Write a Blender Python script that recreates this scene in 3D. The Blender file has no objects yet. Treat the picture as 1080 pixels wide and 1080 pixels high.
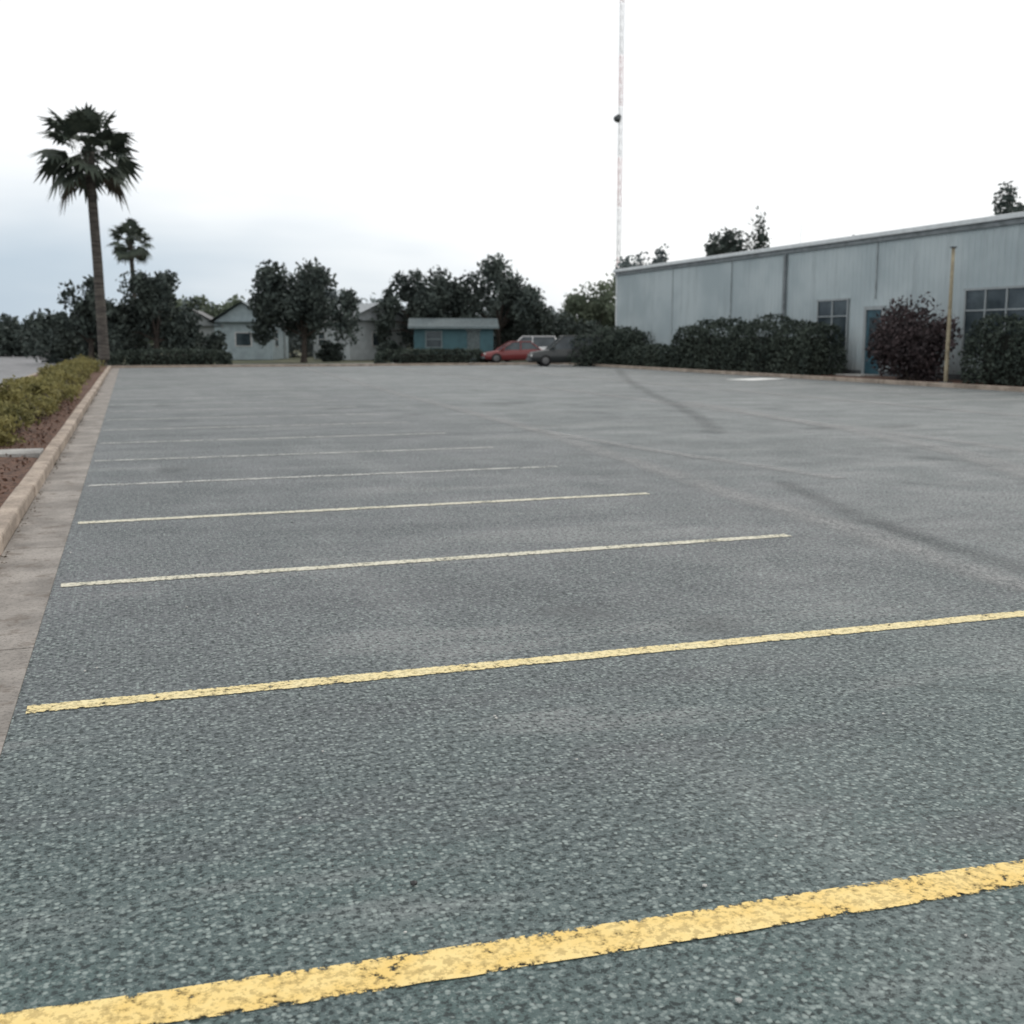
import bpy, math, random, bmesh
import numpy as np
from mathutils import Vector, Matrix
random.seed(7); rng=np.random.default_rng(7)
scn=bpy.context.scene
scn.view_settings.view_transform='Standard'
try: scn.view_settings.look='None'
except: pass
scn.view_settings.exposure=0

# ---------------------------------------------------------------- node helpers
class NT:
    def __init__(s,name):
        s.m=bpy.data.materials.new(name); s.m.use_nodes=True
        s.t=s.m.node_tree; s.n=s.t.nodes; s.l=s.t.links
        s.b=s.n['Principled BSDF']; s.out=s.n['Material Output']
        s.tc=s.n.new('ShaderNodeTexCoord')
        s.geo=s.n.new('ShaderNodeNewGeometry')
    def lk(s,a,b): s.l.new(a,b)
    def pos(s): return s.geo.outputs['Position']
    def setin(s,inp,v):
        if isinstance(v,bpy.types.NodeSocket): s.lk(v,inp)
        else: inp.default_value=v
    def mapping(s,vec,scale,rot=0):
        n=s.n.new('ShaderNodeMapping'); n.inputs['Scale'].default_value=scale; n.inputs['Rotation'].default_value=(0,0,rot); s.lk(vec,n.inputs['Vector']); return n.outputs[0]
    def noise(s,scale,detail=3,rough=.55,vec=None,dist=0):
        n=s.n.new('ShaderNodeTexNoise'); n.inputs['Scale'].default_value=scale
        n.inputs['Detail'].default_value=detail; n.inputs['Roughness'].default_value=rough
        n.inputs['Distortion'].default_value=dist
        s.lk(vec if vec is not None else s.pos(),n.inputs['Vector']); return n.outputs['Fac']
    def ramp(s,fac,a,b,va=0.0,vb=1.0):
        n=s.n.new('ShaderNodeMapRange'); n.inputs['From Min'].default_value=a; n.inputs['From Max'].default_value=b
        n.inputs['To Min'].default_value=va; n.inputs['To Max'].default_value=vb; n.interpolation_type='SMOOTHSTEP'
        s.lk(fac,n.inputs['Value']); return n.outputs[0]
    def mix(s,fac,a,b,mode='MIX'):
        n=s.n.new('ShaderNodeMix'); n.data_type='RGBA'; n.blend_type=mode
        s.setin(n.inputs[0],fac)
        for i,v in ((6,a),(7,b)):
            if isinstance(v,(tuple,list)): v=tuple(v)+(1,) if len(v)==3 else v
            s.setin(n.inputs[i],v)
        return n.outputs[2]
    def math(s,op,a,b=0.0):
        n=s.n.new('ShaderNodeMath'); n.operation=op; s.setin(n.inputs[0],a); s.setin(n.inputs[1],b); return n.outputs[0]
    def col(s,v):
        if isinstance(v,(tuple,list)): v=tuple(v)[:3]+(1,)
        s.setin(s.b.inputs['Base Color'],v)
    def bump(s,h,strength=.3,dist=.01):
        n=s.n.new('ShaderNodeBump'); n.inputs['Strength'].default_value=strength; n.inputs['Distance'].default_value=dist
        s.lk(h,n.inputs['Height']); s.lk(n.outputs[0],s.b.inputs['Normal'])
    def xyz(s,vec=None):
        n=s.n.new('ShaderNodeSeparateXYZ'); s.lk(vec if vec is not None else s.pos(),n.inputs[0]); return n.outputs
    def rough(s,v): s.setin(s.b.inputs['Roughness'],v)
    def spec(s,v): s.b.inputs['Specular IOR Level'].default_value=v

def mat_plain(name,c,rough=.6,var=.25,scale=3,spec=.4,metal=0):
    t=NT(name); n=t.noise(scale,3)
    d=tuple(x*(1-var) for x in c); u=tuple(min(1,x*(1+var)) for x in c)
    t.col(t.mix(t.ramp(n,.3,.7),d,u)); t.rough(rough); t.spec(spec); t.b.inputs['Metallic'].default_value=metal
    return t.m

def mat_asphalt():
    t=NT('asphalt'); X,Y,Z=t.xyz()
    big=t.noise(.16,3,.6); mid=t.noise(1.1,4,.65)
    streak=t.noise(1,3,.6,vec=t.mapping(t.pos(),(.8,.10,1)))
    lane=t.noise(1,4,.65,vec=t.mapping(t.pos(),(.22,1.0,1),.12))
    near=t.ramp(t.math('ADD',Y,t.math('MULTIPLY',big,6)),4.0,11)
    base=t.mix(near,(.046,.090,.084),(.112,.114,.123))  # teal darkening toward the camera: lens vignetting put into the colour
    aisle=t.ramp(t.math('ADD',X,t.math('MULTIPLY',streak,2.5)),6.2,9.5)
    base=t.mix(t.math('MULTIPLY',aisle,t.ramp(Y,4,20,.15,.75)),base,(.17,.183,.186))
    base=t.mix(t.ramp(Y,14,45,0,.6),base,(.235,.235,.237))  # paler with distance: grazing sky sheen put into the base colour
    base=t.mix(t.ramp(mid,.3,.72,0,.42),base,(.142,.158,.160))
    base=t.mix(t.ramp(big,.42,.65,0,.42),base,(.066,.076,.080))
    base=t.mix(t.ramp(streak,.5,.70,0,.45),base,(.21,.215,.215))
    base=t.mix(t.ramp(lane,.50,.62,0,.50),base,(.072,.076,.083))
    base=t.mix(t.ramp(lane,.46,.34,0,.40),base,(.25,.25,.247))
    g1=t.noise(36,3,.78); st=t.n.new('ShaderNodeTexVoronoi'); st.inputs['Scale'].default_value=55; t.lk(t.pos(),st.inputs['Vector'])
    sc=t.n.new('ShaderNodeSeparateColor'); t.lk(st.outputs['Color'],sc.inputs[0]); cell=sc.outputs[0]; stone=t.ramp(st.outputs['Distance'],.25,.6,1,0)
    base=t.mix(t.ramp(g1,.485,.40,0,.93),base,(.008,.018,.018))
    base=t.mix(t.math('MULTIPLY',t.ramp(cell,.55,.9,0,.75),stone),base,(.29,.34,.32))
    base=t.mix(t.math('MULTIPLY',t.ramp(cell,.34,.1,0,.85),stone),base,(.012,.022,.022))
    base=t.mix(t.ramp(g1,.54,.63,0,.55),base,(.25,.29,.275))
    oil=t.noise(.55,3,.6,dist=.4)
    base=t.mix(t.ramp(oil,.60,.72,0,.45),base,(.03,.034,.036))
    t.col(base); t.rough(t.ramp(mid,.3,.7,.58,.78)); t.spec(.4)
    t.bump(g1,.45,.012)
    return t.m

def mat_paint(name,c,c2,wear=.52):
    t=NT(name); g=t.noise(36,3,.78); w=t.noise(5,4,.7); 
    s=t.math('ADD',t.math('MULTIPLY',g,.6),t.math('MULTIPLY',w,.4))
    colr=t.mix(t.ramp(w,.3,.7),c,c2)
    colr=t.mix(t.ramp(g,.54,.42,0,.5),colr,tuple(x*.35 for x in c))
    t.col(colr); t.rough(.7); t.spec(.3)
    tr=t.n.new('ShaderNodeBsdfTransparent'); mx=t.n.new('ShaderNodeMixShader')
    uv=t.xyz(t.tc.outputs['UV'])[1]
    edge=t.ramp(t.math('ABSOLUTE',t.math('SUBTRACT',uv,.5)),.34,.5,0,.10)
    f=t.ramp(t.math('SUBTRACT',s,edge),wear-.14,wear-.04)
    t.lk(f,mx.inputs[0]); t.lk(tr.outputs[0],mx.inputs[1]); t.lk(t.b.outputs[0],mx.inputs[2]); t.lk(mx.outputs[0],t.out.inputs[0])
    t.bump(g,.3,.010)
    return t.m

def mat_stain(name,c,amt=.7,cut=.45):
    t=NT(name); w=t.noise(1.6,4,.7); g=t.noise(36,3,.7)
    t.col(t.mix(t.ramp(g,.35,.65),tuple(x*.55 for x in c),tuple(min(1,x*1.3) for x in c))); t.rough(.75); t.spec(.3)
    tr=t.n.new('ShaderNodeBsdfTransparent'); mx=t.n.new('ShaderNodeMixShader')
    uv=t.xyz(t.tc.outputs['UV'])[1]
    e=t.ramp(t.math('ABSOLUTE',t.math('SUBTRACT',uv,.5)),.04,.5,1,0)
    f=t.math('MULTIPLY',t.math('MULTIPLY',e,t.ramp(w,cut-.2,cut+.15)),t.ramp(g,.35,.6,amt*.35,amt))
    t.lk(f,mx.inputs[0]); t.lk(tr.outputs[0],mx.inputs[1]); t.lk(t.b.outputs[0],mx.inputs[2]); t.lk(mx.outputs[0],t.out.inputs[0])
    return t.m

def mat_concrete(name,c,joint=0):
    t=NT(name); a=t.noise(1.5,5,.65); b=t.noise(50,3,.7)
    k=t.mix(t.ramp(a,.3,.7),tuple(x*.62 for x in c),tuple(min(1,x*1.18) for x in c))
    k=t.mix(t.ramp(b,.5,.38,0,.5),k,tuple(x*.35 for x in c))
    k=t.mix(t.ramp(t.noise(5,4,.7),.52,.68,0,.55),k,(.10,.075,.055))
    t.col(k); t.rough(.85); t.spec(.25); t.bump(b,.4,.006); return t.m

def mat_leaf(name,dark,light,scale=1.5,trans=.25):
    t=NT(name); a=t.noise(scale,2,.6); b=t.noise(scale*9,1,.6)
    k=t.mix(t.ramp(a,.35,.65),dark,light)
    k=t.mix(t.ramp(b,.35,.7,0,.6),k,tuple(x*1.5 for x in light))
    t.col(k); t.rough(.75); t.spec(.2)
    if trans>.2:
        tl=t.n.new('ShaderNodeBsdfTranslucent'); t.lk(k,tl.inputs[0]); mx=t.n.new('ShaderNodeMixShader'); mx.inputs[0].default_value=trans
        t.lk(t.b.outputs[0],mx.inputs[1]); t.lk(tl.outputs[0],mx.inputs[2]); t.lk(mx.outputs[0],t.out.inputs[0])
    return t.m

# ---------------------------------------------------------------- mesh helpers
def link(o,parent=None):
    scn.collection.objects.link(o)
    if parent is not None: o.parent=parent
    return o
def mesh_obj(name,verts,faces,mat=None,parent=None,smooth=False,uvs=None):
    me=bpy.data.meshes.new(name); me.from_pydata([tuple(v) for v in verts],[],[tuple(f) for f in faces]); me.update()
    if uvs is not None:
        l=me.uv_layers.new(name='UVMap')
        for lp in me.loops: l.data[lp.index].uv=uvs[lp.vertex_index]
    o=bpy.data.objects.new(name,me)
    if mat: me.materials.append(mat)
    if smooth:
        for p in me.polygons: p.use_smooth=True
    return link(o,parent)
def empty(name,loc=(0,0,0),rotz=0):
    o=bpy.data.objects.new(name,None); o.location=loc; o.rotation_euler=(0,0,rotz); return link(o)
def box(name,x0,x1,y0,y1,z0,z1,mat,parent=None,bevel=0):
    v=[(x,y,z) for z in (z0,z1) for y in (y0,y1) for x in (x0,x1)]
    f=[(0,2,3,1),(4,5,7,6),(0,1,5,4),(2,6,7,3),(0,4,6,2),(1,3,7,5)]
    o=mesh_obj(name,v,f,mat,parent)
    if bevel:
        b=o.modifiers.new('b','BEVEL'); b.width=bevel; b.segments=2
    return o
def sheet(name,x0,x1,y0,y1,z,mat,parent=None):
    return mesh_obj(name,[(x0,y0,z),(x1,y0,z),(x1,y1,z),(x0,y1,z)],[(0,1,2,3)],mat,parent)
def strip(name,pts,width,z,mat,parent=None,sub=1,jit=0):
    P=[Vector((p[0],p[1],0)) for p in pts]; Q=[]
    for i in range(len(P)-1):
        p0=P[max(i-1,0)];p1=P[i];p2=P[i+1];p3=P[min(i+2,len(P)-1)]
        for k in range(sub):
            t=k/sub
            Q.append(.5*((2*p1)+(p2-p0)*t+(2*p0-5*p1+4*p2-p3)*t*t+(3*p1-p0-3*p2+p3)*t**3))
    Q.append(P[-1]); V=[];F=[];U=[];s=0
    for i,p in enumerate(Q):
        d=(Q[min(i+1,len(Q)-1)]-Q[max(i-1,0)]).normalized(); n=Vector((-d.y,d.x,0))
        if i: s+=(p-Q[i-1]).length
        w=width*(1+random.uniform(-jit,jit)); off=n*random.uniform(-jit,jit)*width*.5
        V+= [(p+off+n*w/2)+Vector((0,0,z)),(p+off-n*w/2)+Vector((0,0,z))]; U+=[(s,0),(s,1)]
        if i: a=2*i; F.append((a-2,a-1,a+1,a))
    return mesh_obj(name,V,F,mat,parent,uvs=U)
def tube(name,pts,radii,mat,parent=None,seg=8):
    V=[];F=[]
    for i,p in enumerate(pts):
        p=Vector(p); d=(Vector(pts[min(i+1,len(pts)-1)])-Vector(pts[max(i-1,0)])).normalized()
        q=d.to_track_quat('Z','Y')
        for k in range(seg):
            a=2*math.pi*k/seg; V.append(p+q@Vector((math.cos(a)*radii[i],math.sin(a)*radii[i],0)))
        if i:
            for k in range(seg):
                k2=(k+1)%seg; a=(i-1)*seg; b=i*seg; F.append((a+k,a+k2,b+k2,b+k))
    F.append(tuple(range((len(pts)-1)*seg,len(pts)*seg)))
    return mesh_obj(name,V,F,mat,parent,smooth=True)
def quads(name,C,size,mat,parent=None,aspect=.55,flat=0.0):
    N=len(C); 
    a=rng.normal(size=(N,3)); a[:,2]*=(1-flat); a/=np.linalg.norm(a,axis=1,keepdims=True)
    r=rng.normal(size=(N,3)); b=np.cross(a,r); b/=np.linalg.norm(b,axis=1,keepdims=True)
    s=size*rng.uniform(.6,1.4,size=(N,1)); a=a*s; b=b*s*aspect
    V=np.stack([C-a,C+b*.9-a*.1,C+a,C-b],axis=1).reshape(-1,3)
    me=bpy.data.meshes.new(name); me.vertices.add(4*N); me.vertices.foreach_set('co',V.astype(np.float32).ravel())
    me.loops.add(4*N); me.loops.foreach_set('vertex_index',np.arange(4*N,dtype=np.int32))
    me.polygons.add(N); me.polygons.foreach_set('loop_start',np.arange(0,4*N,4,dtype=np.int32))
    me.update(calc_edges=True); me.materials.append(mat)
    o=bpy.data.objects.new(name,me); return link(o,parent)
def cloud(center,rad,nb,n,br=(.28,.45),low=-.6,shell=.55):
    out=[]; c=np.array(center); rad=np.array(rad); cs=[]
    while len(cs)<nb:
        p=rng.uniform(-1,1,3)
        if np.linalg.norm(p)<1 and p[2]>low and np.linalg.norm(p)>.25: cs.append(p*.82)
    for p in cs:
        r=rng.uniform(*br); d=rng.normal(size=(n//nb,3)); d/=np.linalg.norm(d,axis=1,keepdims=True)
        rr=r*rng.uniform(shell,1.12,size=(n//nb,1))
        out.append(c+(p+d*rr)*rad)
    return np.concatenate(out),[c+p*rad for p in cs]

bark=mat_plain('bark',(.055,.045,.038),.9,.4,6)
def tree(name,x,y,h,w,leaf,n=5000,size=.17,nb=26,base=.30,spiky=False,trunk=.2,lobes=6):
    e=empty(name,(x,y,0)); zc=h*(base+1)/2
    Cs=[];cs=[]
    for j in range(lobes):
        if j==0: cx,cy,ht,lw=random.uniform(-.08,.08)*w,0,h,w*.66
        else:
            a=j*2.4+random.uniform(-.5,.5); rr=w*random.uniform(.20,.30); cx,cy=math.cos(a)*rr,math.sin(a)*rr
            ht=h*random.uniform(.72,.93); lw=w*random.uniform(.44,.56)
        lo=h*base*random.uniform(.5,1.2)
        lo=lo if j%2 else max(lo,ht*.35)
        c,b=cloud((cx,cy,(lo+ht)/2),(lw/2,lw/2,(ht-lo)/2),max(5,nb//lobes),n//lobes,(.30,.55),-.9,.35)
        Cs.append(c);cs+=b
    C=np.concatenate(Cs); C=C[C[:,2]>.15]
    ex=[]
    for c in cs:
        if spiky or random.random()<.35:
            d=np.array([rng.normal()*.8,rng.normal()*.8,abs(rng.normal())*(.9 if spiky else .5)+.1]); d/=np.linalg.norm(d); L=rng.uniform(.5,1.4)*(1 if spiky else .7)
            k=30; tt=rng.uniform(0,1,(k,1)); ex.append(c+d*tt*L*1.1+rng.normal(size=(k,3))*.15)
    if ex: C=np.concatenate([C]+ex)
    quads('crown',C,size,leaf,e)
    top=(random.uniform(-.2,.2),random.uniform(-.2,.2),zc*.8)
    tube('trunk',[(0,0,-.05),(.05,.02,.4),(top[0]*.6,top[1]*.6,zc*.45),top],[trunk*1.3,trunk,trunk*.8,trunk*.5],bark,e)
    for i,c in enumerate(cs[::max(1,len(cs)//9)]):
        m=(np.array(top)*.9+c)*.5+np.array([0,0,-.15])
        tube('limb_%d'%(i+1),[(top[0]*.6,top[1]*.6,zc*.45),tuple(m),tuple(c)],[trunk*.5,trunk*.3,trunk*.1],bark,e,6)
    return e

# ---------------------------------------------------------------- materials
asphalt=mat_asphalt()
yellow=mat_paint('yellow_line_paint',(.76,.53,.17),(.82,.63,.27),.485)
yellow2=mat_paint('yellow_line_paint_pale',(.70,.57,.28),(.78,.68,.40),.495)
cream=mat_paint('faded_line_paint',(.58,.55,.42),(.66,.63,.52),.52)
faint=mat_paint('worn_line_paint',(.44,.44,.41),(.50,.50,.47),.56)
white=mat_paint('white_marking_paint',(.8,.8,.78),(.82,.82,.8),.25)
lightwear=mat_stain('polished_wear',(.36,.36,.355),.55,.42)
darkstain=mat_stain('tyre_streak',(.04,.045,.048),.28,.42)
darkcrack=mat_stain('crack_line',(.025,.028,.03),.60,.42)
concrete=mat_concrete('kerb_concrete',(.40,.33,.27)); gutterm=mat_concrete('gutter_concrete',(.29,.265,.24))
soil=NT('soil'); 
soil.col(soil.mix(soil.ramp(soil.noise(14,4,.7),.35,.65),(.05,.028,.018),(.17,.09,.06))); soil.rough(.95); soil.bump(soil.noise(30,3,.7),.8,.04); soil=soil.m
grass=NT('dry_grass_ground'); 
g=grass.mix(grass.ramp(grass.noise(.3,4,.65),.35,.65),(.05,.065,.03),(.13,.12,.07)); grass.col(grass.mix(grass.ramp(grass.noise(12,3,.7),.35,.7,0,.6),g,(.035,.045,.02))); grass.rough(.95); grass=grass.m
streetm=mat_plain('street_asphalt',(.19,.19,.195),.8,.2,1.2)
sidewalk=mat_concrete('sidewalk_concrete',(.38,.37,.35))
joint=mat_plain('joint_dark',(.05,.045,.04),.9)

# ---------------------------------------------------------------- ground
sheet('ground',-900,900,-300,1500,-.03,grass)
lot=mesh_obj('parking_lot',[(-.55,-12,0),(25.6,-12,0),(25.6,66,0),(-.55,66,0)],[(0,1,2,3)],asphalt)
sheet('street',-13.5,-4.2,-30,260,-.018,streetm)
sheet('cross_street',-4.2,120,68.3,74.5,-.022,streetm)
kerb=empty('concrete_kerb')
def runs(a,b,L):
    y=a
    while y<b-.01: 
        yield y,min(y+L,b); y+=L
gi=0
for a,b in runs(-6,66,3.05):
    gi+=1; dz=random.uniform(-.004,.004); dx=random.uniform(-.006,.006)
    box('gutter_%d'%gi,-.98,-.551,a+.008,b-.008,-.1,.006,gutterm,kerb,.004)
    o=box('kerb_%d'%gi,-1.15+dx,-.981+dx,a+.008,b-.008,-.1,.135+dz,concrete,kerb,.025)
sheet('joint_fill',-1.14,-.56,-6,66,-.004,joint,kerb)
N_=1500; Yg=rng.uniform(2,45,N_); Yg=Yg[rng.uniform(size=N_)<(.25+.75*(np.sin(Yg*1.7)>.2))]; N_=len(Yg)
C=np.stack([-.975+np.abs(rng.normal(size=N_))*.035,Yg,rng.uniform(.008,.014,N_)],1)
quads('gutter_litter',C,.010,mat_plain('leaf_litter',(.11,.085,.06),.9,.5,30),kerb,flat=.8)
fk=empty('far_kerb')
box('kerb_run',-1.15,25.6,66.0,66.16,-.05,.13,concrete,fk,.02)
bk=empty('building_kerb')
box('kerb_run',25.601,25.76,8,65.99,-.05,.14,concrete,bk,.02)
box('planting_bed_soil',25.761,28.75,8,66,-.05,.10,soil,bk)
pl=empty('planting_strip')
V=[];F=[];nx,ny=14,260
for j in range(ny+1):
    for i in range(nx+1):
        x=-1.151-i/nx*2.6; y=-4+j/ny*70
        V.append((x,y,.09+.03*math.sin(i/nx*math.pi)+random.uniform(-.018,.018)))
for j in range(ny):
    for i in range(nx):
        a=j*(nx+1)+i; F.append((a,a+1,a+nx+2,a+nx+1))
mesh_obj('soil_bed',V,F,soil,pl,smooth=True)
box('outer_kerb',-3.95,-3.751,-6,66,-.05,.13,concrete,pl,.02)
box('cross_walk_slab',-3.75,-1.152,15.6,16.25,.0,.15,sidewalk,pl,.01)
C=np.stack([rng.uniform(-3.6,-1.2,4000),rng.uniform(4,30,4000),rng.uniform(.11,.14,4000)],1)
quads('mulch',C,.028,mat_plain('mulch',(.11,.06,.04),.9,.6,20),pl)

strip('stall_line_1',[(-.48,2.67),(1.0,2.60),(5.06,2.44)],.145,.004,yellow,lot,sub=20,jit=.04)
strip('stall_line_2',[(-.50,5.14),(5.10,5.15)],.120,.004,yellow2,lot,sub=40,jit=.05)
for i in range(2,22):
    y=2.46+2.668*i
    if y>62: break
    m=cream if i<4 else faint
    strip('stall_line_%d'%(i+1),[(-.50,y-.02),(5.06,y+.12)],.13 if i<4 else .15,.004,m,lot,sub=20,jit=.05)
for i in range(16):
    y=16.3+2.7*i
    strip('far_stall_line_%d'%(i+1),[(20.2,y),(25.5,y)],.14,.004,faint,lot)
strip('wear_band_1',[(5.3,3),(5.5,6),(5.75,8.6),(6.0,11.6),(6.6,17),(6.9,22),(7.6,36),(8.4,50),(9,65)],.6,.007,lightwear,lot,6,.12)
strip('wear_band_2',[(7.7,11),(7.45,12.6),(7.0,15.6),(6.7,19)],.5,.010,lightwear,lot,6,.1)
strip('wear_band_3',[(12.1,6),(12.2,13),(12.4,19),(13,34),(13.6,60)],.7,.007,lightwear,lot,6,.15)
strip('wear_band_4',[(8.6,5.5),(9.6,9.5),(11.6,15),(13.4,26)],.9,.013,lightwear,lot,6,.15)
strip('wear_band_5',[(17.5,14),(17.8,30),(18.2,60)],1.0,.007,lightwear,lot,6,.15)
strip('tyre_streak_1',[(5.7,4.9),(5.85,6.2),(6.2,8.5),(6.9,11.0)],.42,.016,darkstain,lot,8,.1)
strip('tyre_streak_2',[(9.4,17),(11.5,22),(17,37),(24,54)],.6,.016,darkstain,lot,8,.1)
strip('crack_line_1',[(3.0,4.5),(3.7,4.0),(4.1,3.9),(4.6,3.6)],.03,.010,darkcrack,lot,8,.5)
strip('ramp_marking',[(22.4,38.9),(24.8,40.2)],1.3,.007,white,lot)
deb=empty('gravel_debris')
pm=mat_plain('pebble_dark',(.03,.03,.03)); pw=mat_plain('pebble_light',(.5,.49,.46))
for i in range(60):
    x=random.uniform(-.5,6); y=random.uniform(2.2,10); r=random.uniform(.003,.008)
    if i==0: x,y,r=.72,3.05,.014
    if i==1: x,y,r=1.33,2.22,.010
    me=bpy.data.meshes.new('pebble')
    bm=bmesh.new(); bmesh.ops.create_icosphere(bm,subdivisions=1,radius=r)
    for v in bm.verts: v.co*=random.uniform(.7,1.2); v.co.z*=.6
    bm.to_mesh(me); bm.free(); o=bpy.data.objects.new('pebble_%d'%(i+1),me); o.location=(x,y,r*.4+.004); link(o,deb)
    me.materials.append(pm if i%3==0 else pw)

# ---------------------------------------------------------------- warehouse
wb=empty('metal_warehouse')
wall=NT('painted_metal_siding')
X_,Y_,Z_=wall.xyz()
k=wall.mix(wall.ramp(wall.noise(.35,3,.6),.35,.65),(.36,.42,.44),(.45,.51,.525))
k=wall.mix(wall.ramp(wall.noise(1,4,.65,vec=wall.mapping(wall.pos(),(2,2.2,.25))),.5,.75,0,.5),k,(.29,.33,.345))
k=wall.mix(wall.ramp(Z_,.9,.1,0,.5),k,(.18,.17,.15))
wall.col(k); wall.rough(.6); wall.spec(.35); wall=wall.m
trimm=mat_plain('roof_trim_metal',(.64,.67,.68),.5,.08); dk=mat_plain('dark_trim',(.09,.10,.105),.6)
midt=mat_plain('eave_soffit_metal',(.19,.21,.22),.6)
WX=28.8; Y0,Y1=8,65.2; H=5.75
V=[];F=[];y=Y0; prof=[]
while y<Y1-.3:
    prof+=[(0,y),(0,y+.22),(-.02,y+.245),(-.02,y+.275)]; y+=.3
prof+=[(0,Y1)]
for dx,yy in prof: V+=[(WX+dx,yy,.05),(WX+dx,yy,H)]
for i in range(len(prof)-1): a=2*i; F.append((a,a+1,a+3,a+2))
mesh_obj('front_wall',V,F,wall,wb)
V=[];F=[];prof=[];x=WX
while x<WX+24: prof+=[(x,0),(x+.22,0),(x+.245,.03),(x+.275,.03)]; x+=.3
prof+=[(WX+24.3,0)]
for xx,dy in prof: V+=[(xx,Y1+dy,.05),(xx,Y1+dy,H)]
for i in range(len(prof)-1): a=2*i; F.append((a,a+2,a+3,a+1))
mesh_obj('end_wall',V,F,wall,wb)
box('body',WX+.05,WX+24.2,Y0,Y1-.05,0,H-.05,dk,wb)
mesh_obj('roof',[(WX-.1,Y0,H+.02),(WX+12,Y0,H+.5),(WX+24.4,Y0,H+.02),(WX-.1,Y1+.15,H+.02),(WX+12,Y1+.15,H+.5),(WX+24.4,Y1+.15,H+.02)],[(0,1,4,3),(1,2,5,4),(0,2,1),(3,4,5)],trimm,wb)
box('eave_trim',WX-.20,WX-.035,Y0,Y1+.2,H-.12,H+.06,trimm,wb,.02)
box('eave_lower_trim',WX-.10,WX-.035,Y0,Y1+.1,H-.30,H-.122,midt,wb)  # darker trim strip below the pale eave band
box('base_trim',WX-.06,WX-.032,Y0,Y1,.05,.3,dk,wb)
dsm=mat_plain('downspout_metal',(.19,.21,.22),.5)
for i,yy in enumerate((46.0,26,16)): box('downspout_%d'%(i+1),WX-.16,WX-.035,yy-.07,yy+.07,.15,H-.35,dsm,wb,.02)
lt=mat_plain('panel_joint_metal',(.28,.31,.32),.5)
for i,yy in enumerate((39.3,51,57.5)): box('panel_joint_%d'%(i+1),WX-.05,WX-.033,yy-.03,yy+.03,3.2 if i==0 else .3,H-.31,lt,wb)
box('corner_trim',WX-.06,WX+.06,Y1-.1,Y1+.06,.05,H-.15,trimm,wb)
gl=NT('window_glass'); gl.col(gl.mix(gl.ramp(gl.noise(.8,3),.3,.7),(.02,.03,.037),(.07,.09,.10))); gl.rough(.12); gl.spec(.5); gl=gl.m
frm=mat_plain('window_frame',(.30,.33,.34),.5,.1)
def window(i,ya,yb,za,zb,nm=2):
    box('window_glass_%d'%i,WX-.05,WX-.034,ya,yb,za,zb,gl,wb)
    for k in range(nm+1):
        y=ya+(yb-ya)*k/nm; box('window_mullion_%d_%d'%(i,k),WX-.09,WX-.052,y-.035,y+.035,za,zb,frm,wb)
    box('window_rail_%d'%i,WX-.085,WX-.055,ya,yb,(za+zb)/2+.32,(za+zb)/2+.37,frm,wb)
    box('window_sill_%d'%i,WX-.12,WX-.034,ya-.08,yb+.08,za-.08,za-.003,frm,wb)
    box('window_head_%d'%i,WX-.10,WX-.034,ya-.08,yb+.08,zb+.003,zb+.08,frm,wb)
window(1,41.1,43.3,1.2,3.2,2); window(2,30.9,34.0,1.2,3.3,3); window(3,20,23.5,1.2,3.3,3)
blue=mat_plain('blue_door_paint',(.035,.085,.11),.45,.2)
box('door_leaf',WX-.07,WX-.034,38.75,39.75,.1,2.75,blue,wb,.005)
box('door_glass',WX-.085,WX-.072,38.95,39.55,.9,2.45,gl,wb)
for y in (38.66,39.83): box('door_jamb',WX-.12,WX-.034,y-.075,y+.075,.1,2.75,frm,wb)
box('door_head',WX-.12,WX-.034,38.6,39.9,2.753,2.9,frm,wb)
box('door_step',WX-1.2,WX-.125,38.4,40.1,.1,.16,sidewalk,wb,.01)
tube('roof_vent_pipe',[(33,47,H),(33,47,H+.75)],[.05,.05],midt,wb)
tube('roof_antenna',[(36,56.2,H+.2),(36,56.2,7.9)],[.02,.015],trimm,wb)

po=empty('utility_post',(26.35,31.9,.1)); pom=mat_plain('post_wood',(.30,.26,.18),.8,.25,5)
tube('shaft',[(0,0,0),(0,0,2.5),(0,0,4.5)],[.07,.065,.055],pom,po,10); box('cap',-.08,.08,-.08,.08,4.5,4.55,dk,po,.01); box('base_plate',-.16,.16,-.16,.16,0,.04,dk,po,.005)

# ---------------------------------------------------------------- radio mast
rm=empty('radio_mast',(48.7,110,0)); mr=mat_plain('mast_red',(.66,.50,.49),.6,.1); mw=mat_plain('mast_white',(.72,.72,.72),.6,.08)
legs=[(.22*math.cos(a),.22*math.sin(a)) for a in (0,2.094,4.189)]
Z=0;seg=0
while Z<60:
    m=mr if seg%2 else mw
    for i,(a,b) in enumerate(legs):
        tube('leg_%d_%d'%(seg,i),[(a,b,Z),(a,b,Z+5)],[.04,.04],m,rm,5)
        c=legs[(i+1)%3]
        pts=[]
        for q in range(6): pts.append((a,b,Z+q) if q%2==0 else (c[0],c[1],Z+q))
        tube('brace_%d_%d'%(seg,i),pts,[.018]*6,m,rm,4)
    Z+=5;seg+=1
bm=bmesh.new(); bmesh.ops.create_cone(bm,segments=16,radius1=.38,radius2=.28,depth=.55,cap_ends=True); bmesh.ops.rotate(bm,matrix=Matrix.Rotation(1.3,3,'X'),verts=bm.verts)
me=bpy.data.meshes.new('dish'); bm.to_mesh(me); bm.free(); me.materials.append(dk); o=bpy.data.objects.new('dish_antenna',me); o.location=(-.4,-.3,23.8); link(o,rm)
tube('dish_bracket',[(-.4,-.3,23.8),(0,0,23.8)],[.06,.06],dk,rm)

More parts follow.
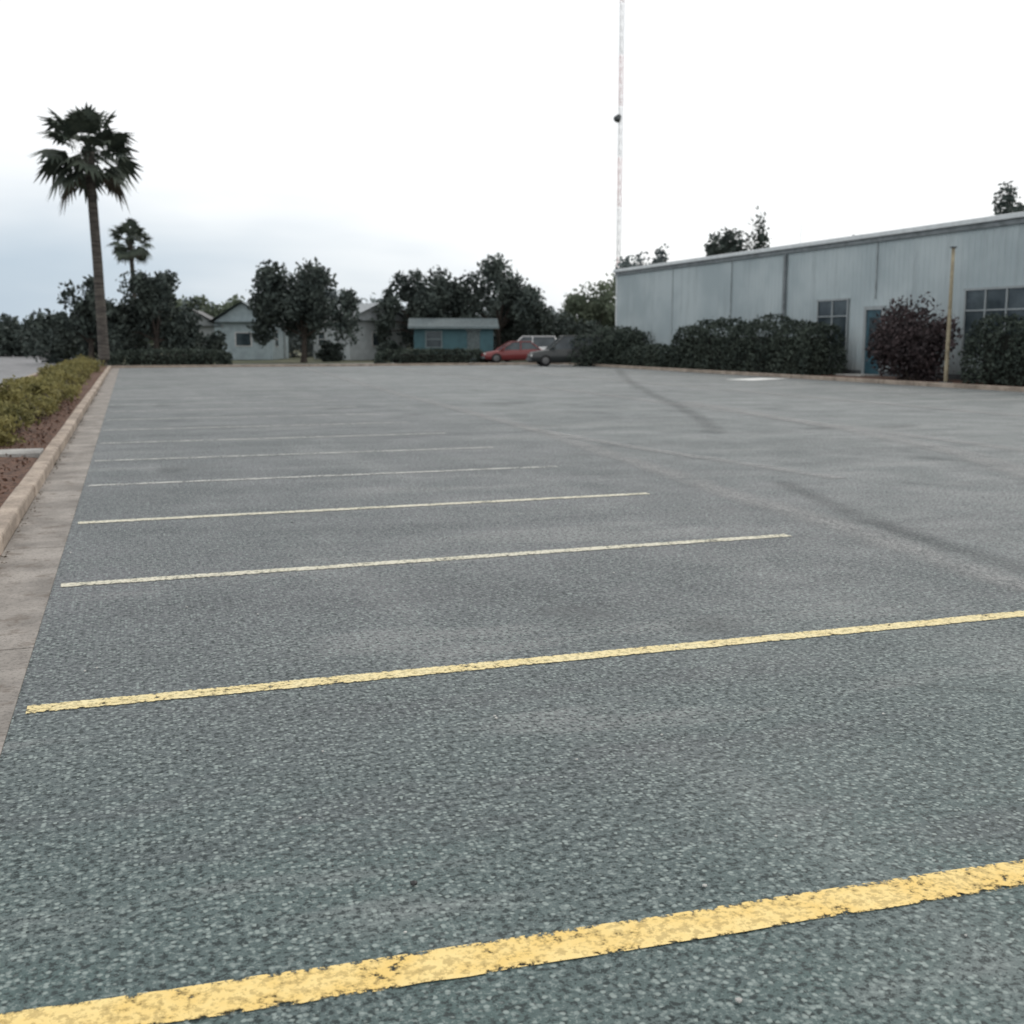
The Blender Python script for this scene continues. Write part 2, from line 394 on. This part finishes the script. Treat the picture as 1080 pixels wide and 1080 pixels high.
# ---------------------------------------------------------------- vegetation
oak=mat_leaf('oak_leaves',(.034,.046,.044),(.068,.083,.072),.7,.15)  # far foliage colours lifted and greyed in place of aerial haze
oak2=mat_leaf('green_leaves',(.072,.092,.066),(.14,.165,.115),.7,.25)
hazy=mat_leaf('haze_tinted_leaves',(.105,.128,.133),(.165,.19,.187),.4,.15)  # aerial haze mixed into the leaf colour, paler and bluer
hedgem=mat_leaf('hedge_leaves',(.025,.036,.031),(.054,.068,.054),1.5,.12)
redm=mat_leaf('red_shrub_leaves',(.034,.030,.032),(.062,.045,.046),1.5,.15)
yel=mat_leaf('yellow_shrub_leaves',(.085,.085,.035),(.24,.215,.085),1.6,.25)
tree('oak_tree',1.6,75.5,6.2,6.6,oak,7500,.17,34,.02)
tree('oak_tree',-2.3,75,5.6,4.4,oak,4500,.17,24,.02)
tree('oak_tree',11.3,78.4,7.3,8.0,oak,10000,.18,40,.06)
tree('oak_tree',20.7,83,6.9,6.2,oak,7000,.17,34,.10)
tree('mesquite_tree',26.6,82,8.3,8.4,oak,9000,.18,38,.12,spiky=True)
tree('mesquite_tree',23.6,88,7.0,6.5,oak,4500,.19,24,.05,spiky=True)
tree('ash_tree',7.0,99.8,6.4,8.0,oak2,4500,.2,24,.05)
tree('ash_tree',37.2,88,7.2,6.8,oak2,6000,.2,28,.02)
tree('oak_tree',31.5,92,5.9,7.0,oak,4500,.2,24,.02)
tree('mesquite_tree',49.9,88.6,12.4,7.0,oak,6000,.2,30,.42,spiky=True)
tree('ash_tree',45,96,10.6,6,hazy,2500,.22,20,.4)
tree('ash_tree',51.6,56.6,11.3,5.6,oak,6000,.17,30,.45)
tree('ash_tree',17,106,7.2,9,hazy,3500,.25,24,.03)
tree('ash_tree',3.5,106,5.8,9,oak2,3500,.25,24,.03)

twig=mat_plain('twig',(.012,.014,.010),.95,.4,9)
def hedge(name,x0,x1,y0,y1,h,mat,n,size=.07,round_=.25,z0=.1):
    e=empty(name,((x0+x1)/2,(y0+y1)/2,z0)); wx=(x1-x0)/2; wy=(y1-y0)/2
    d=rng.uniform(-1,1,(n,3)); k=rng.integers(0,5,n)
    d[k==0,0]=-1; d[k==1,0]=1; d[(k==2),2]=1; d[(k==3)&(d[:,1]>0),1]=1; d[(k==3)&(d[:,1]<=0),1]=-1; d[k==4,0]=-1
    z=(d[:,2]+1)/2
    ph=random.uniform(0,6)
    bul=.10*np.sin(d[:,1]*wy*1.3+ph)+.09*np.sin(d[:,1]*wy*2.9+ph*2)+.06*np.sin(z*9+d[:,1]*wy*3)
    tx=1-round_*z**4*.6
    P=np.stack([d[:,0]*wx*tx*(1+bul*.6),d[:,1]*wy*(1-round_*.3*z**4),z*h*(1+bul*.8)*(1-round_*.3*np.abs(d[:,0])**3)*(1-round_*.35*np.abs(d[:,1])**8)],1)
    P+=rng.normal(size=P.shape)*.06
    P=P[P[:,2]>.0]
    quads('foliage',P,size,mat,e)
    box('branch_core',-wx*.72,wx*.72,-wy*.90,wy*.90,0,h*.74,twig,e,.15)
    return e
hedge('clipped_hedge',26.4,28.2,40.4,52.8,2.12,hedgem,14000,.08)
hedge('clipped_hedge',26.5,28.2,20,31.3,2.2,hedgem,12000,.075)
e=empty('red_shrub',(27.0,34.7,.1)); C,_=cloud((0,0,1.4),(1.0,2.05,1.6),36,12000,(.34,.52),-.95,.3); C=C[(C[:,2]>0)]; quads('foliage',C,.08,redm,e)
for i in range(7): tube('stem_%d'%(i+1),[(0,(i-3)*.15,0),((i%3-1)*.3,(i-3)*.35,1.2),((i%3-1)*.5,(i-3)*.45,2.1)],[.04,.03,.01],bark,e,6)
hedge('low_hedge',26.2,27.6,53.4,58.5,1.0,hedgem,3500,.09)
hedge('low_hedge',-1.0,5.6,69.6,71.4,.9,hedgem,8000,.09,z0=0)
hedge('low_hedge',15.3,22.2,71.4,72.8,.8,hedgem,8000,.09,z0=0)
e=empty('round_shrub',(27.1,61.6,.0)); C,_=cloud((0,0,.95),(2.6,2.5,1.4),40,15000,(.3,.5),-.9); C=C[(C[:,2]>0)&(C[:,2]<2.35)]; quads('foliage',C,.09,hedgem,e)
for i in range(6): tube('stem_%d'%(i+1),[(0,0,0),(math.cos(i)*.7,math.sin(i)*.7,.8),(math.cos(i)*1.3,math.sin(i)*1.3,1.5)],[.06,.04,.015],bark,e,6)
e=empty('shrub_row',(0,0,0)); allC=[]
y=17.1
while y<62:
    r=random.uniform(.34,.6); x=-2.0+random.uniform(-.4,.25); hh=random.uniform(.36,.66)
    C,_=cloud((x,y,.1+hh*.42),(r,r,hh*.62),9,1000 if y<35 else 600,(.3,.6),-.9,.3); allC.append(C[C[:,2]>.08]); y+=r*1.3
    if random.random()<.5:
        r2=r*.7; C,_=cloud((x-random.uniform(.3,.6),y,.1+hh*.38),(r2,r2,hh*.5),7,600,(.3,.6),-.9,.3); allC.append(C[C[:,2]>.08])
quads('foliage',np.concatenate(allC),.045,yel,e)
quads('woody_stems',np.stack([rng.uniform(-2.5,-1.5,2200),rng.uniform(17,50,2200),rng.uniform(.1,.5,2200)],1),.09,bark,e,aspect=.08)
def mass(name,pts,mat,n,size):
    e=empty(name); A=[]
    for (x,y,w,h) in pts:
        C,_=cloud((x,y,h*.45),(w/2,w/3,h*.6),14,n,(.3,.5),-.8); A.append(C[C[:,2]>0])
    quads('foliage',np.concatenate(A),size,mat,e)
pts=[]
for i in range(26):
    px=-.62+i*.043; d=random.uniform(135,165)
    pts.append((d*(.319+.9478*px),d*(.9478-.319*px),random.uniform(8,13),random.uniform(3.2,6.2)))
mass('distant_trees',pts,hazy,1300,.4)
pts=[(-22,118,9,4.2),(-16,124,8,3.6),(-12,120,7,4.2),(-26,108,7,3.4),(-9,112,6,3.3),(-5,104,6,3.8)]
mass('roadside_trees',pts,oak,1800,.28)
pts=[(-4.5,80,4,2.8),(-.2,79,4,3.2),(3.6,80,3.5,2.8),(5.6,82,3,2.0),(13.6,81,2.2,1.3),(18.2,81.5,2.2,1.4),(29.0,82.5,4,3.2),(31.6,83,4,3.4),(34,82,3.5,3.0),(36,84,4,3.2)]
mass('garden_shrubs',pts,oak,1300,.16)
pts=[(5.5,98,6,4.6),(12,99,6,4.8),(15,101,5,5.0),(20.5,99,6,5.2),(26,99,7,5.4),(31,98,6,5.0),(34,96,5,5.2)]
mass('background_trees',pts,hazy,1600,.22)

frond=mat_leaf('palm_fronds',(.030,.042,.036),(.064,.077,.058),1.2,.15); dead=mat_leaf('dead_fronds',(.05,.045,.035),(.09,.075,.055),1.2,.1)
ptr=NT('palm_trunk'); wv=ptr.noise(1,3,.6,vec=ptr.mapping(ptr.pos(),(1,1,9))); ptr.col(ptr.mix(ptr.ramp(wv,.35,.65),(.035,.03,.027),(.10,.088,.075))); ptr.rough(.9); ptr.bump(wv,.6,.04); ptr=ptr.m
def palm(name,x,y,h,R,rt,nf=44):
    e=empty(name,(x,y,0)); top=h-R*.92
    tube('trunk',[(0,0,-.05),(.02,0,.5),(-.05,.02,top*.5),(-.16,0,top*.85),(-.2,0,top)],[rt*1.4,rt*1.1,rt*.95,rt*.9,rt*1.15],ptr,e,12)
    V=[];F=[];DV=[];DF=[]
    for i in range(nf):
        az=i*2.399+random.uniform(-.3,.3); el=math.radians(72-128*((i+.5)/nf)+random.uniform(-10,10))
        VV,FF=(V,F) if i<nf*.95 else (DV,DF)
        d=Vector((math.cos(az)*math.cos(el),math.sin(az)*math.cos(el),math.sin(el)))
        side=Vector((-math.sin(az),math.cos(az),0)); tw=random.uniform(-.6,.6); up=side.cross(d)*-1
        side=(side*math.cos(tw)+up*math.sin(tw)).normalized()
        o=Vector((-.2,0,top)); L=R*random.uniform(.42,.60); hub=o+d*L-Vector((0,0,.08*R*math.cos(el)))
        w=.035
        b=len(VV); VV+=[o-side*w,o+side*w,hub+side*w*.6,hub-side*w*.6]; FF.append((b,b+1,b+2,b+3))
        nb=15; BL=R*random.uniform(.42,.56)
        for k in range(nb):
            a=math.radians(-110+220*k/(nb-1)); ln=BL*(1-.3*abs(a)/1.92)*random.uniform(.85,1.05)
            dd=(d*math.cos(a)+side*math.sin(a)).normalized()
            pw=(side*math.cos(a)-d*math.sin(a)).normalized()*ln*.10
            mid=hub+dd*ln*.55+up*.03*R; tip=hub+dd*ln-Vector((0,0,ln*random.uniform(.08,.32)))
            b=len(VV); VV+=[hub,mid-pw,tip,mid+pw]; FF.append((b,b+1,b+2,b+3))
    mesh_obj('fronds',V,F,frond,e); mesh_obj('dead_fronds',DV,DF,dead,e)
    C=np.array([-.2,0,top])+rng.normal(size=(300,3))*np.array([rt*.8,rt*.8,.3]); quads('frond_boots',C,.13,frond,e)
palm('fan_palm_tree',-1.35,66.2,14.2,3.0,.27)
palm('fan_palm_tree',.75,111,12.6,2.4,.22,32)

# ---------------------------------------------------------------- houses
def house(name,x,y,rot,L,D,h,wc,rc,rh=1.4,hip=False,tc=(.5,.5,.49)):
    e=empty(name,(x,y,0),rot); wm=mat_plain(name+'_siding',wc,.7,.12,2); rf=mat_plain(name+'_roof',rc,.85,.25,6)
    tm=mat_plain(name+'_trim',tc,.6,.1)
    box('walls',-L/2,L/2,-D/2,D/2,0,h,wm,e)
    o=.4
    if hip: V=[(-L/2-o,-D/2-o,h),(L/2+o,-D/2-o,h),(L/2+o,D/2+o,h),(-L/2-o,D/2+o,h),(-L/2+D/2,0,h+rh),(L/2-D/2,0,h+rh)]; F=[(0,1,5,4),(1,2,5),(2,3,4,5),(3,0,4),(0,3,2,1)]
    else: V=[(-L/2-o,-D/2-o,h-.05),(L/2+o,-D/2-o,h-.05),(L/2+o,D/2+o,h-.05),(-L/2-o,D/2+o,h-.05),(-L/2-o,0,h+rh),(L/2+o,0,h+rh)]; F=[(0,1,5,4),(2,3,4,5),(0,3,2,1)]
    mesh_obj('roof',V,F,rf,e)
    if not hip:
        for sx in (-1,1): mesh_obj('gable',[(sx*L/2,-D/2,h-.01),(sx*L/2,D/2,h-.01),(sx*L/2,0,h+rh*.93)],[(0,1,2) if sx>0 else (0,2,1)],wm,e)
    box('fascia',-L/2-o,L/2+o,-D/2-o-.04,-D/2-o-.003,h-.16,h+.0,tm,e)
    n=max(2,int(L/2.4))
    for i in range(n):
        cx=-L/2+(i+.5)*L/n
        if i==n//2:
            box('door',cx-.45,cx+.45,-D/2-.04,-D/2-.003,.1,2.15,rf,e); box('door_frame',cx-.55,cx+.55,-D/2-.06,-D/2-.042,2.15,2.27,tm,e)
        else:
            box('window_frame_%d'%i,cx-.6,cx+.6,-D/2-.03,-D/2-.003,.95,2.15,tm,e); box('window_glass_%d'%i,cx-.52,cx+.52,-D/2-.045,-D/2-.032,1.03,2.07,gl,e)
            box('window_bar_%d'%i,cx-.52,cx+.52,-D/2-.06,-D/2-.047,1.52,1.58,tm,e)
    for sx in (-1,1):
        box('end_window_frame',sx*(L/2+.018)-.015,sx*(L/2+.018)+.015,-.65,.65,1.0,2.1,tm,e); box('end_window_glass',sx*(L/2+.042)-.008,sx*(L/2+.042)+.008,-.55,.55,1.08,2.02,gl,e)
    return e
house('cottage',9.3,92,math.radians(72),6.5,4.4,2.9,(.30,.36,.38),(.20,.23,.24),1.5)
house('mobile_home',17.2,88.5,math.radians(-74),6.4,5.0,3.0,(.40,.43,.44),(.29,.31,.32),1.3)
house('mobile_home',22.3,79.6,math.radians(-15),5.6,4,2.45,(.055,.12,.14),(.11,.135,.14),.6,tc=(.16,.20,.21))  # wall, roof and trim colours darkened to carry shade from the trees
house('cottage',5.2,93,math.radians(80),6,3.6,2.6,(.27,.29,.29),(.16,.16,.16),1.2)
house('bungalow',-18,140,0,9,7,2.8,(.35,.36,.36),(.14,.14,.15),1.3,True)
house('bungalow',34,100,math.radians(-20),8,6,2.7,(.30,.31,.31),(.2,.2,.2),1.0,True)

# ---------------------------------------------------------------- cars
tyre=mat_plain('tyre_rubber',(.015,.015,.015),.85); rim=mat_plain('rim_metal',(.4,.4,.4),.35,.1); rimd=mat_plain('rim_dark',(.12,.12,.12),.4,.1)
chrome=mat_plain('lamp_lens',(.6,.6,.58),.2,.05); redl=mat_plain('tail_lamp',(.3,.02,.02),.3)
def car(name,x,y,rot,c,suv=False,Lc=4.5,rimm=None):
    e=empty(name,(x,y,0),rot); pm=NT(name+'_paint'); pm.col(c); pm.rough(.36); pm.spec(.45); pm.b.inputs['Coat Weight'].default_value=.3; pm=pm.m
    s=Lc/4.5; hr=1.78 if suv else 1.43; bl=1.02 if suv else .88
    sec=[(-2.25,.42,.62,.70),(-2.2,.28,bl-.08,.82),(-1.9,.22,bl+.02,.88),(-1.2,.2,bl+.03,.9),(0,.2,bl,.9),(1.0,.2,bl-.02,.9),(1.6,.22,bl-.12,.88),(2.05,.26,bl-.2,.82),(2.25,.36,.60,.66)]
    V=[];F=[];n=10
    for (sx,zb,zt,hw) in sec:
        zm=(zb+zt)/2
        ring=[(-hw*.85,zb),(-hw,zb+.1),(-hw*1.01,zm),(-hw*.97,zt-.1),(-hw*.86,zt),(hw*.86,zt),(hw*.97,zt-.1),(hw*1.01,zm),(hw,zb+.1),(hw*.85,zb)]
        V+=[(sx*s,a,b) for a,b in ring]
    for i in range(len(sec)-1):
        for k in range(n): k2=(k+1)%n; a=i*n;b=a+n; F.append((a+k,b+k,b+k2,a+k2))
    F.append(tuple(range(n))); F.append(tuple(reversed(range((len(sec)-1)*n,len(sec)*n))))
    mesh_obj('body',V,F,pm,e,True)
    if suv: cab=[(-2.1,bl),( -1.85,hr-.05),(.35,hr),(1.15,bl-.02)]
    else: cab=[(-1.75,bl),(-1.1,hr-.04),(.25,hr),(1.15,bl-.03)]
    bw,tw=.80,.60
    b0,t0,t1,b1=cab
    V=[(b0[0]*s,-bw,b0[1]-.03),(t0[0]*s,-tw,t0[1]-.06),(t1[0]*s,-tw,t1[1]-.06),(b1[0]*s,-bw,b1[1]-.03)]
    V+=[(a,-b,c2) for a,b,c2 in V]
    mesh_obj('glasshouse',V,[(0,1,2,3),(7,6,5,4),(0,4,5,1),(3,2,6,7),(1,5,6,2)],gl,e)
    o=box('roof_panel',t0[0]*s-.03,t1[0]*s+.03,-tw-.03,tw+.03,hr-.07,hr,pm,e,.03)
    for sg in (-1,1):
        for (p,q) in ((b0,t0),(b1,t1)):
            tube('pillar',[(p[0]*s,sg*(bw+.01),p[1]-.03),(q[0]*s,sg*(tw+.01),q[1]-.05)],[.045,.04],pm,e,6)
        tube('b_pillar',[(-.3*s,sg*(bw+.01),bl-.03),(-.35*s,sg*(tw+.01),hr-.05)],[.045,.04],pm,e,6)
        box('mirror',.85*s,1.0*s,sg*.98-.08,sg*.98+.08,bl,bl+.13,pm,e,.02)
        box('headlamp',2.1*s,2.2*s,sg*.62-.14,sg*.62+.14,.56,.68,chrome,e,.02); box('tail_lamp',-2.28*s,-2.18*s,sg*.66-.14,sg*.66+.12,.66,.8,redl,e,.02)
        for wx in (-1.38*s,1.38*s):
            tube('wheel',[(wx,sg*.70,.33),(wx,sg*.93,.33)],[.33,.33],tyre,e,20); tube('wheel_inner',[(wx,sg*.93,.33),(wx,sg*.935,.33)],[.20,.19],rimm or rim,e,14)
    box('front_bumper',2.12*s,2.3*s,-.72,.72,.3,.46,dk,e,.03)
    return e
car('red_car',24.0,70.9,math.radians(172),(.17,.022,.022,1),False,4.3,rimd)
car('white_van',26.4,75.0,math.radians(160),(.6,.6,.6,1),True,4.6)
car('dark_suv',24.5,62.5,math.radians(168),(.022,.026,.026,1),True,4.7,rimd)
car('parked_car',-12,100,math.radians(90),(.06,.08,.12,1),True)

# ---------------------------------------------------------------- sky + sun
w=bpy.data.worlds.new('World'); scn.world=w; w.use_nodes=True; nt=w.node_tree; N=nt.nodes; L=nt.links
for n in list(N): N.remove(n)
out=N.new('ShaderNodeOutputWorld'); sd=Vector((.62,.62,.9)).normalized()
sky=N.new('ShaderNodeTexSky'); sky.sky_type='NISHITA'; sky.sun_disc=False; sky.sun_elevation=math.asin(sd.z); sky.sun_rotation=math.atan2(sd.x,sd.y)
bg1=N.new('ShaderNodeBackground'); bg1.inputs[1].default_value=.10; L.new(sky.outputs[0],bg1.inputs[0])
tc=N.new('ShaderNodeTexCoord'); sx=N.new('ShaderNodeSeparateXYZ'); L.new(tc.outputs['Generated'],sx.inputs[0])
def M(op,a,b=0.,c=0.):
    n=N.new('ShaderNodeMath'); n.operation=op
    for i,v in enumerate((a,b,c)):
        if isinstance(v,bpy.types.NodeSocket): L.new(v,n.inputs[i])
        else: n.inputs[i].default_value=v
    return n.outputs[0]
mp=N.new('ShaderNodeMapping'); mp.inputs['Scale'].default_value=(1.2,1.2,4.5); L.new(tc.outputs['Generated'],mp.inputs[0])
no=N.new('ShaderNodeTexNoise'); no.inputs['Scale'].default_value=2.2; no.inputs['Detail'].default_value=4; no.inputs['Roughness'].default_value=.5; L.new(mp.outputs[0],no.inputs['Vector'])
b=M('SUBTRACT',M('MULTIPLY',sx.outputs[0],.9478),M('MULTIPLY',sx.outputs[1],.319))
f=M('ADD',M('MULTIPLY',sx.outputs[2],5.2),M('MULTIPLY',b,1.0)); f=M('ADD',f,M('MULTIPLY',M('SUBTRACT',no.outputs['Fac'],.5),1.3)); f=M('ADD',f,.36)
mr_=N.new('ShaderNodeMapRange'); mr_.interpolation_type='SMOOTHSTEP'; mr_.inputs['From Min'].default_value=-.1; mr_.inputs['From Max'].default_value=1.0; L.new(f,mr_.inputs['Value'])
mx=N.new('ShaderNodeMix'); mx.data_type='RGBA'; L.new(mr_.outputs[0],mx.inputs[0]); mx.inputs[6].default_value=(.52,.63,.74,1); mx.inputs[7].default_value=(1.14,1.15,1.15,1)
bg2=N.new('ShaderNodeBackground'); bg2.inputs[1].default_value=1.0; L.new(mx.outputs[2],bg2.inputs[0])
ms=N.new('ShaderNodeMixShader'); ms.inputs[0].default_value=.92; L.new(bg1.outputs[0],ms.inputs[1]); L.new(bg2.outputs[0],ms.inputs[2]); L.new(ms.outputs[0],out.inputs[0])
sl=bpy.data.lights.new('sun','SUN'); sl.energy=.9; sl.angle=math.radians(16); sl.color=(1,.96,.9); so=bpy.data.objects.new('sun',sl); so.rotation_euler=(-sd).to_track_quat('-Z','Y').to_euler(); link(so)

# ---------------------------------------------------------------- camera
cd=bpy.data.cameras.new('camera'); cam=bpy.data.objects.new('camera',cd); link(cam); scn.camera=cam
cam.location=(0,0,1.6); cam.rotation_euler=(math.radians(90-8.76),0,math.radians(-18.6)); cd.lens=39.57; cd.sensor_width=36; cd.clip_end=4000; cd.clip_start=.05
cd.dof.use_dof=True; cd.dof.focus_distance=4.3; cd.dof.aperture_fstop=3.8
